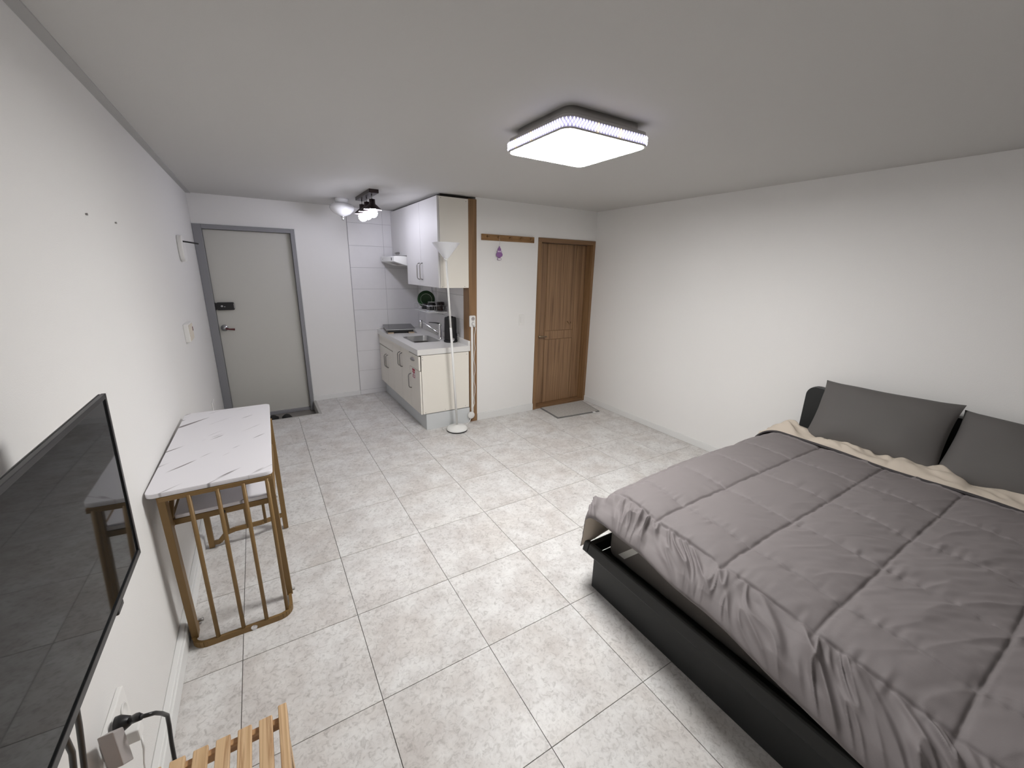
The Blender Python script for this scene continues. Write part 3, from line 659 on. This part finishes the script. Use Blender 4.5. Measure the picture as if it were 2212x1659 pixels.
# ------------------------------------------------------------------ floor lamp and its cord, outlet, duct
LX, LY = 2.095, 3.742
fl = thing('floor_lamp', 'white floor lamp with a conical uplight shade in front of the kitchen cabinet', 'floor lamp', (LX, LY, 0))
MB().lathe([(.0, .002), (.108, .002), (.110, .010), (.108, .014), (0, .014)], (LX, LY, 0), 40).obj('rubber_foot', 'blackmat', fl)
MB().lathe([(.109, .014), (.110, .022), (.098, .040), (.060, .050), (.020, .054), (.014, .066), (0, .066)], (LX, LY, 0), 40).obj('base', 'whitem', fl)
MB().tube([(LX, LY, .06), (LX - .0505, LY, 1.10)], .0115, 12).obj('pole', 'whitem', fl)
MB().tube([(LX - .0505, LY, 1.10), (LX - .083, LY, 1.75)], .0100, 12).obj('upper_pole', 'whitem', fl)
tx = LX - .084
MB().lathe([(.014, 1.735), (.020, 1.752), (.130, 1.888), (.133, 1.892), (.129, 1.893), (.018, 1.757), (0, 1.757)], (tx, LY, 0), 40).obj('cone_shade', 'shade', fl)
MB().lathe([(0, 1.728), (.013, 1.730), (.022, 1.756), (0, 1.758)], (tx, LY, 0), 20).obj('lamp_socket', 'whitem', fl)
YP = YW - .010
ol = thing('wall_outlet', 'white double socket on the brown post, lamp plug in its lower half', 'socket', (2.354, YP, 1.13))
MB().prism(rr(2.320, 2.388, 1.070, 1.190, .012), YP - .020, YP, 0, 'Y').obj('plate', 'white', ol, bevel=.003)
for z in (1.157, 1.105):
    MB().lathe([(.0225, .0), (.0225, -.003), (.019, -.003)], (2.356, YP - .0202, z), 24, 0, 'Y').lathe([(.019, -.003), (.0175, -.0008), (0, -.0008)], (2.356, YP - .0202, z), 24, 1, 'Y').obj('receptacle', ['white', 'grey'], ol)
lp = thing('lamp_cord', 'white lamp cord with plug hanging down the brown post to a round foot switch', 'cord', (2.37, YP, 0))
MB().lathe([(0, -.03), (.014, -.03), (.0175, -.018), (.0175, .006)], (2.358, YP - .02, 1.103), 18, 0, 'Y').obj('plug', 'white', lp)
pts = [(2.36, YP - .05, 1.096), (2.372, YP - .048, 1.06), (2.372, YP - .02, .98)]
for k in range(12): pts.append((2.376 + .008 * math.sin(k * 1.7), YP - .012, .90 - k * .062))
pts += [(2.345, YP - .012, .135)]
MB().tube(pts, .0034, 8).obj('cord', 'white', lp)
MB().lathe([(0, -.016), (.034, -.015), (.040, -.009), (.040, .006), (0, .007)], (2.325, YP - .024, .088), 28, 0, 'Y').obj('foot_switch', 'white', lp)
MB().tube([(2.318, YP - .03, .052), (2.30, YP - .04, .018), (2.26, YP - .06, .005), (2.20, LY + .08, .005), (2.17, LY + .06, .006)], .0034, 8).obj('cord', 'white', lp)
MB().tube([(2.02, LY + .092, .008), (1.985, LY + .10, .006), (1.965, LY + .088, .006), (1.975, LY + .06, .007)], .004, 8).obj('cord_loop', 'white', lp)
tag(MB().box(2.338, 2.363, YP - .012, YP, .085, 1.068).obj('cable_duct', 'white', bevel=.003), 'narrow white cable duct running down the brown post below the socket', 'cable duct')

# ------------------------------------------------------------------ things on the partition wall
cr = thing('coat_rack', 'brown wooden coat rail with five pegs on the wall left of the wooden door', 'coat rack', (2.79, YW, 1.98))
a = math.radians(.4)
MB().box(2.466, 3.114, YW - .016, YW, 1.948, 2.008).obj('rail', 'rack', cr, bevel=.003)
for x in (2.532, 2.662, 2.802, 2.94, 3.066):
    MB().tube([(x, YW - .014, 1.985), (x, YW - .032, 1.980), (x + .002, YW - .044, 1.990)], [.011, .010, .013], 10).obj('peg', 'rack', cr)
af = thing('air_freshener', 'purple tree shaped air freshener hanging from the coat rail', 'air freshener', (2.667, YW - .03, 1.9))
out = [(0, .064), (.012, .040), (.022, .030), (.017, .024), (.031, .004), (.026, -.002), (.040, -.020), (.036, -.028), (.038, -.036), (.024, -.046), (.014, -.050), (.010, -.060)]
poly = [(2.667 + p[0], 1.836 + p[1]) for p in out] + [(2.667 - p[0], 1.836 + p[1]) for p in reversed(out[1:])]
MB().prism(poly, YW - .030, YW - .027, 0, 'Y').obj('card_tree', 'purple', af)
MB().box(2.643, 2.692, YW - .0312, YW - .0298, 1.836, 1.850).obj('printed_band', 'lilac', af)
MB().prism(rr(2.644, 2.690, 1.758, 1.778, .006), YW - .030, YW - .027, 0, 'Y').prism(rr(2.649, 2.685, 1.761, 1.775, .004), YW - .0312, YW - .0299, 1, 'Y').obj('card_foot', ['purple', 'paper'], af)
MB().tube([(2.667, YW - .0285, 1.898), (2.668, YW - .03, 1.94), (2.664, YW - .033, 1.976)], .0012, 6).obj('string', 'paper', af)
sw = thing('light_switch', 'white rocker light switch on the wall left of the wooden door', 'light switch', (2.984, YW, 1.115))
MB().prism(rr(2.946, 3.022, 1.054, 1.176, .006), YW - .009, YW, 0, 'Y').obj('plate', 'white', sw, bevel=.002)
MB().box(2.963, 3.005, YW - .014, YW - .009, 1.083, 1.152).obj('rocker', 'white', sw, bevel=.002)
# door mat
dm = thing('door_mat', 'grey rectangular mat on the floor in front of the wooden door', 'mat', (3.57, 3.68, 0))
MB().add([(3.292, 3.90, .001), (3.262, 3.505, .001), (3.872, 3.455, .001), (3.955, 3.885, .001), (3.292, 3.90, .009), (3.262, 3.505, .009), (3.872, 3.455, .009), (3.955, 3.885, .009)],
         [(0, 1, 2, 3), (7, 6, 5, 4), (0, 4, 5, 1), (1, 5, 6, 2), (2, 6, 7, 3), (3, 7, 4, 0)]).obj('edging', 'matedge', dm, bevel=.002)
MB().add([(3.308, 3.892, .006), (3.282, 3.522, .006), (3.860, 3.474, .006), (3.938, 3.878, .006), (3.308, 3.892, .014), (3.282, 3.522, .014), (3.860, 3.474, .014), (3.938, 3.878, .014)],
         [(0, 1, 2, 3), (7, 6, 5, 4), (0, 4, 5, 1), (1, 5, 6, 2), (2, 6, 7, 3), (3, 7, 4, 0)]).obj('pile', 'mat', dm, bevel=.003)
MB().box(3.765, 3.80, 3.435, 3.468, .009, .013).obj('care_label', 'paper', dm)

# ------------------------------------------------------------------ shoes in the entrance
def slipper(name, label, c, ang):
    n1, n2 = 22, 16
    m = MB(); sole = []
    for k in range(28):
        t = 2 * math.pi * k / 28; x = .135 * math.cos(t); y = (.048 if math.cos(t) > -.2 else .040) * math.sin(t) * (1 - .12 * math.cos(t + .6)); sole.append((x, y))
    m.prism(sole, 0, .022, 0, 'Z', True)
    mtx = Matrix.Translation(c) @ Matrix.Rotation(math.radians(ang), 4, 'Z')
    t = thing(name, label, 'slipper', c, 'black slippers in the entrance')
    m.xf(mtx).obj('sole', 'blackmat', t, bevel=.004)
    a = np.linspace(-.02, .132, n1)[:, None] * np.ones((1, n2)); b = np.ones((n1, 1)) * np.linspace(0, math.pi, n2)[None, :]
    s = np.clip((a + .02) / .152, 0, 1); wv = .052 * np.sqrt(np.clip(1 - (s * .98) ** 3.2, .02, 1)); hv = .055 * np.sqrt(np.clip(1 - s ** 2.2, .02, 1)) + .004
    Pm = np.stack([a, np.cos(b) * wv, .018 + np.sin(b) * hv], -1)
    MB().grid(Pm).xf(mtx).obj('upper', 'blackmat', t, recalc=False)
slipper('slipper', 'black slipper in the sunken entrance, half hidden by the marble table', (.43, 5.27, PZ + .001), 250)
slipper('slipper', 'black slipper in the sunken entrance, the one further from the table', (.575, 5.245, PZ + .001), 285)

# ------------------------------------------------------------------ left wall fittings
wh = thing('wall_bracket', 'white oblong wall bracket with a thin black arm, left of the grey door', 'wall bracket', (XL, 4.35, 1.78))
MB().prism(rr(4.235, 4.42, 1.672, 1.872, .06), XL, XL + .034, 0, 'X', True).obj('plate', 'white', wh, bevel=.008, seg=3)
MB().tube([(XL + .03, 4.29, 1.826), (.03, 4.30, 1.822), (.098, 4.30, 1.812)], .006, 8).obj('arm', 'black', wh)
it = thing('wall_control', 'small cream control box on the left wall between table and grey door', 'wall control', (XL, 3.85, 1.17))
MB().box(XL, XL + .030, 3.745, 3.955, 1.100, 1.232).obj('case', 'white', it, bevel=.003)
MB().box(XL + .030, XL + .034, 3.76, 3.935, 1.108, 1.222).obj('face', 'plate', it, bevel=.001)
MB().box(XL + .034, XL + .036, 3.905, 3.928, 1.165, 1.195).obj('button', 'red', it)
ws = thing('wall_outlet', 'white socket plate low on the left wall behind the marble table', 'socket', (XL, 4.55, .36))
MB().box(XL, XL + .012, 4.47, 4.63, .30, .42).obj('plate', 'white', ws, bevel=.004)
for k, (y, z) in enumerate(((2.13, 1.825), (2.51, 1.825))):
    m = MB(); m.lathe([(.0035, 0), (.0045, .006), (.0, .007)], (XL, y, z), 10, 0, 'X')
    tag(m.obj('screw', 'nickel'), ('small dark screw in the left wall, the one nearer the camera' if k == 0 else 'small dark screw in the left wall, the one nearer the grey door'), 'screw', 'screws in the left wall')

# ------------------------------------------------------------------ marble-top table
tb = thing('folding_table', 'narrow white marble top table with gold metal bar frame along the left wall', 'table', (.2, 2.4, 0))
TY0, TY1, TX0, TX1, TZ = 1.950, 3.005, -.028, .412, .780
tt = MB().prism([(p[0] + (p[1] - TY0) * .018, p[1]) for p in rr(TX0, TX1, TY0, TY1, .03, 6)], TZ - .019, TZ, 0, 'Z', True)
tt.obj('table_top', 'marble', tb, bevel=.0015)
def bar(nm, a, b, w=.022, h=.022, par=tb): return MB().beam(a, b, w, h).obj(nm, 'gold', par, bevel=.002)
YN = 1.958                        # near end frame
zt_ = TZ - .020
bar('top_rail', (.012, YN, zt_ - .011), (.405, YN, zt_ - .011), .02, .02)
loop = [(.014, 2.09, .014), (.014, 2.00, .014)] + [(.014 + .055 * (1 - math.cos(t)), 1.99 - .055 * math.sin(t), .014) for t in np.linspace(0, math.pi / 2, 7)] \
     + [(.405 - .055 + .055 * math.sin(t), 1.99 - .055 * math.cos(t), .014) for t in np.linspace(0, math.pi / 2, 7)] + [(.405, 2.00, .014), (.405, 2.09, .014)]
lm = MB()
for i in range(len(loop) - 1): lm.beam(loop[i], loop[i + 1], .014, .028)
lm.obj('foot_loop', 'gold', tb)
for k, x in enumerate((.108, .205, .298, .386)):
    yb = 1.937 if k < 3 else 1.957
    MB().tube([(x, yb, .024), (x, YN - .004, zt_ - .012)], .0085, 10).obj('bar', 'gold', tb)
MB().beam((.018, 2.008, .02), (.016, 1.992, zt_), .026, .050, (0, 1, 0)).obj('leg', 'gold', tb, bevel=.002)
MB().beam((.405, 2.075, .02), (.395, 2.03, zt_), .026, .030, (0, 1, 0)).obj('leg', 'gold', tb, bevel=.002)
for x in (.003, .418):
    MB().lathe([(0, -.010), (.008, -.010), (.008, .010), (0, .010)], (x if x > .1 else .03, 2.095, .022), 12, 0, 'X').obj('bolt', 'nickel', tb)
MB().lathe([(.014, 0), (.016, -.006), (.009, -.010), (0, -.011)], (.245, 1.935, .012), 14, 0, 'Y').obj('adjuster', 'chrome', tb)
# shelf below the top
MB().prism(rr(.032, .392, 2.04, 2.78, .006, 3), .606, .622).obj('shelf', 'marble', tb, bevel=.001)
bar('shelf_rail', (.018, 2.045, .592), (.398, 2.045, .592), .018, .026)
bar('shelf_rail', (.018, 2.77, .592), (.41, 2.77, .592), .018, .026)
bar('side_rail', (.022, 2.0, .592), (.022, 2.78, .592), .016, .022)
bar('side_rail', (.400, 2.05, .592), (.412, 2.78, .592), .016, .022)
bar('brace', (.024, 2.03, .62), (.024, 2.20, zt_ - .01), .016, .018)
MB().lathe([(0, -.006), (.009, -.006), (.009, 0)], (.20, 2.034, .592), 12, 0, 'Y').obj('bolt', 'edge', tb)
MB().lathe([(.006, .0), (.009, .0), (.009, .007), (.004, .008)], (.408, 2.05, .60), 12, 0, 'X').obj('bolt', 'steel', tb)
# far end frame
YE = 2.735
MB().beam((.030, YE, .004), (.030, YE, zt_), .028, .030, (0, 1, 0)).obj('leg', 'gold', tb, bevel=.002)
MB().beam((.424, YE, .004), (.420, YE, zt_), .028, .030, (0, 1, 0)).obj('leg', 'gold', tb, bevel=.002)
lm = MB()
pts = [(.042, YE - .004, .030), (.075, YE - .03, .045), (.115, YE - .035, .095), (.16, YE - .036, .105), (.30, YE - .036, .105), (.41, YE - .01, .105)]
for i in range(len(pts) - 1): lm.beam(pts[i], pts[i + 1], .014, .026)
lm.obj('foot_loop', 'gold', tb)
for x in (.125, .225, .32): MB().tube([(x, YE - .036, .10), (x, YE - .036, .595)], .0085, 10).obj('bar', 'gold', tb)
bar('top_rail', (.03, YE, zt_ - .011), (.42, YE, zt_ - .011), .02, .02)
bar('apron', (.402, 2.04, zt_ - .011), (.420, 2.73, zt_ - .011), .014, .02)
bar('apron', (.020, 2.0, zt_ - .011), (.030, 2.73, zt_ - .011), .014, .02)

# ------------------------------------------------------------------ television on the left wall
tv = thing('television', 'flat black television on the left wall, at the left edge of the picture', 'television', (.1, .88, .95))
tm = Matrix.Translation((.113, 0, .945)) @ Matrix.Rotation(math.radians(1.6), 4, 'Y')
ty0, ty1, th_ = .50, 1.252, .428
MB().box(-.013, -.006, ty0, ty1, 0, th_).xf(tm).obj('cabinet', 'black', tv, bevel=.004)
MB().box(-.055, -.013, ty0 + .10, ty1 - .12, .03, th_ - .14).xf(tm).obj('rear_cover', 'blackmat', tv, bevel=.008)
MB().box(-.006, -.0015, ty0 + .010, ty1 - .010, .014, th_ - .010).xf(tm).obj('screen', 'screen', tv)
MB().box(-.007, .0015, ty0, ty1, 0, .016).box(-.007, .0015, ty0, ty1, th_ - .011, th_).box(-.007, .0015, ty0, ty0 + .011, 0, th_).box(-.007, .0015, ty1 - .011, ty1, 0, th_).xf(tm).obj('bezel', 'black', tv, bevel=.001)
MB().box(-.026, .002, 1.035, 1.075, -.012, .002).xf(tm).obj('sensor', 'black', tv, bevel=.003)
MB().box(-.030, -.014, ty0 + .01, ty1 - .01, .004, .010).xf(tm).obj('underside_strip', 'grey', tv)
MB().box(XL, XL + .014, .72, 1.02, 1.06, 1.26).beam((XL + .01, .87, 1.16), (.075, .87, 1.17), .07, .09).obj('wall_mount', 'blackmat', tv)
cb = [[(.055, .93, .96), (.045, .955, .82), (.03, .978, .745), (.02, .985, .68), (.01, .985, .60), (0.0, .975, .50)], [(.05, .88, .96), (.04, .905, .80), (.03, .93, .735), (.02, .934, .67), (.012, .93, .58), (0.0, .92, .48)]]
tag(MB().tube(cb[0], .0055, 8).obj('cable', 'black'), 'black cable hanging below the television, the one nearer the socket', 'cable', 'cables below the television')
tag(MB().tube(cb[1], .0055, 8).obj('cable', 'black'), 'black cable hanging below the television, the one further from the socket', 'cable', 'cables below the television')
# socket with adapter and plugs
so = thing('wall_outlet', 'white double socket low on the left wall under the television', 'socket', (XL, 1.26, .42))
MB().prism(rr(1.175, 1.345, .375, .485, .01), XL, XL + .014, 0, 'X').obj('plate', 'white', so, bevel=.003)
for y in (1.222, 1.30): MB().lathe([(.020, .0), (.023, .003), (.020, .005), (.018, .001), (0, .001)], (XL + .0135, y, .432), 20, 0, 'X').obj('receptacle', 'white', so)
ad = MB().add([(.018, 1.118, .556), (.018, 1.172, .507), (.018, 1.174, .386), (.018, 1.118, .442), (-.012, 1.118, .556), (-.012, 1.172, .507), (-.012, 1.174, .386), (-.012, 1.118, .442)],
              [(0, 1, 2, 3), (7, 6, 5, 4), (0, 4, 5, 1), (1, 5, 6, 2), (2, 6, 7, 3), (3, 7, 4, 0)])
tag(ad.obj('power_adapter', 'grey', bevel=.003), 'grey power adapter beside the low socket under the television', 'adapter')
pc = thing('television_lead', 'black plug and cord arching from the low socket to behind the pine bench', 'cord', (.0, 1.2, .48))
MB().lathe([(0, .0), (.023, .0), (.023, .010), (.012, .030), (.009, .034)], (-.012, 1.215, .474), 20, 0, 'X').tube([(.018, 1.215, .474), (.040, 1.19, .500), (.055, 1.17, .515)], [.010, .011, .007], 10).obj('plug', 'black', pc)
MB().tube([(.05, 1.175, .512), (.065, 1.16, .524), (.08, 1.175, .505), (.083, 1.205, .465), (.084, 1.235, .42), (.082, 1.235, .38), (.08, 1.225, .33), (.08, 1.21, .26), (.07, 1.2, .15), (.05, 1.19, .006)], .0052, 10).obj('cord', 'black', pc)
wp = thing('charger_cord', 'white plug with a thin white cord hanging from the low socket', 'cord', (.0, 1.27, .4))
MB().box(-.02, .024, 1.222, 1.262, .385, .425).obj('plug', 'white', wp, bevel=.004)
MB().tube([(.022, 1.235, .39), (.026, 1.215, .36), (.024, 1.20, .33), (.02, 1.18, .22), (.01, 1.17, .006)], .0025, 8).obj('cord', 'white', wp)

# ------------------------------------------------------------------ pine slat bench
bn = thing('slatted_bench', 'low pine bench with a slatted seat, at the bottom edge of the picture', 'bench', (.2, .8, 0))
BE0, BE1, BZ = .46, 1.094, .420
for x in (.0585, .108, .157, .2065, .256, .306):
    MB().box(x, x + .033, BE0 + .01, BE1 - .006, BZ - .014, BZ).obj('slat', 'pine', bn, bevel=.0025)
for x in (.009, .354): MB().box(x, x + .022, BE0, BE1 + .012, BZ - .045, BZ + .001).obj('side_rail', 'pine', bn, bevel=.0025)
for y in (BE1 - .030, BE0 + .02): MB().box(.031, .354, y, y + .018, BZ - .040, BZ - .0145).obj('cross_rail', 'pinex', bn, bevel=.002)
for x, y in ((.012, BE0 + .04), (.354, BE0 + .04), (.012, BE1 - .06), (.354, BE1 - .06)):
    MB().box(x, x + .019, y, y + .04, 0, BZ - .046).obj('leg', 'pine', bn, bevel=.002)
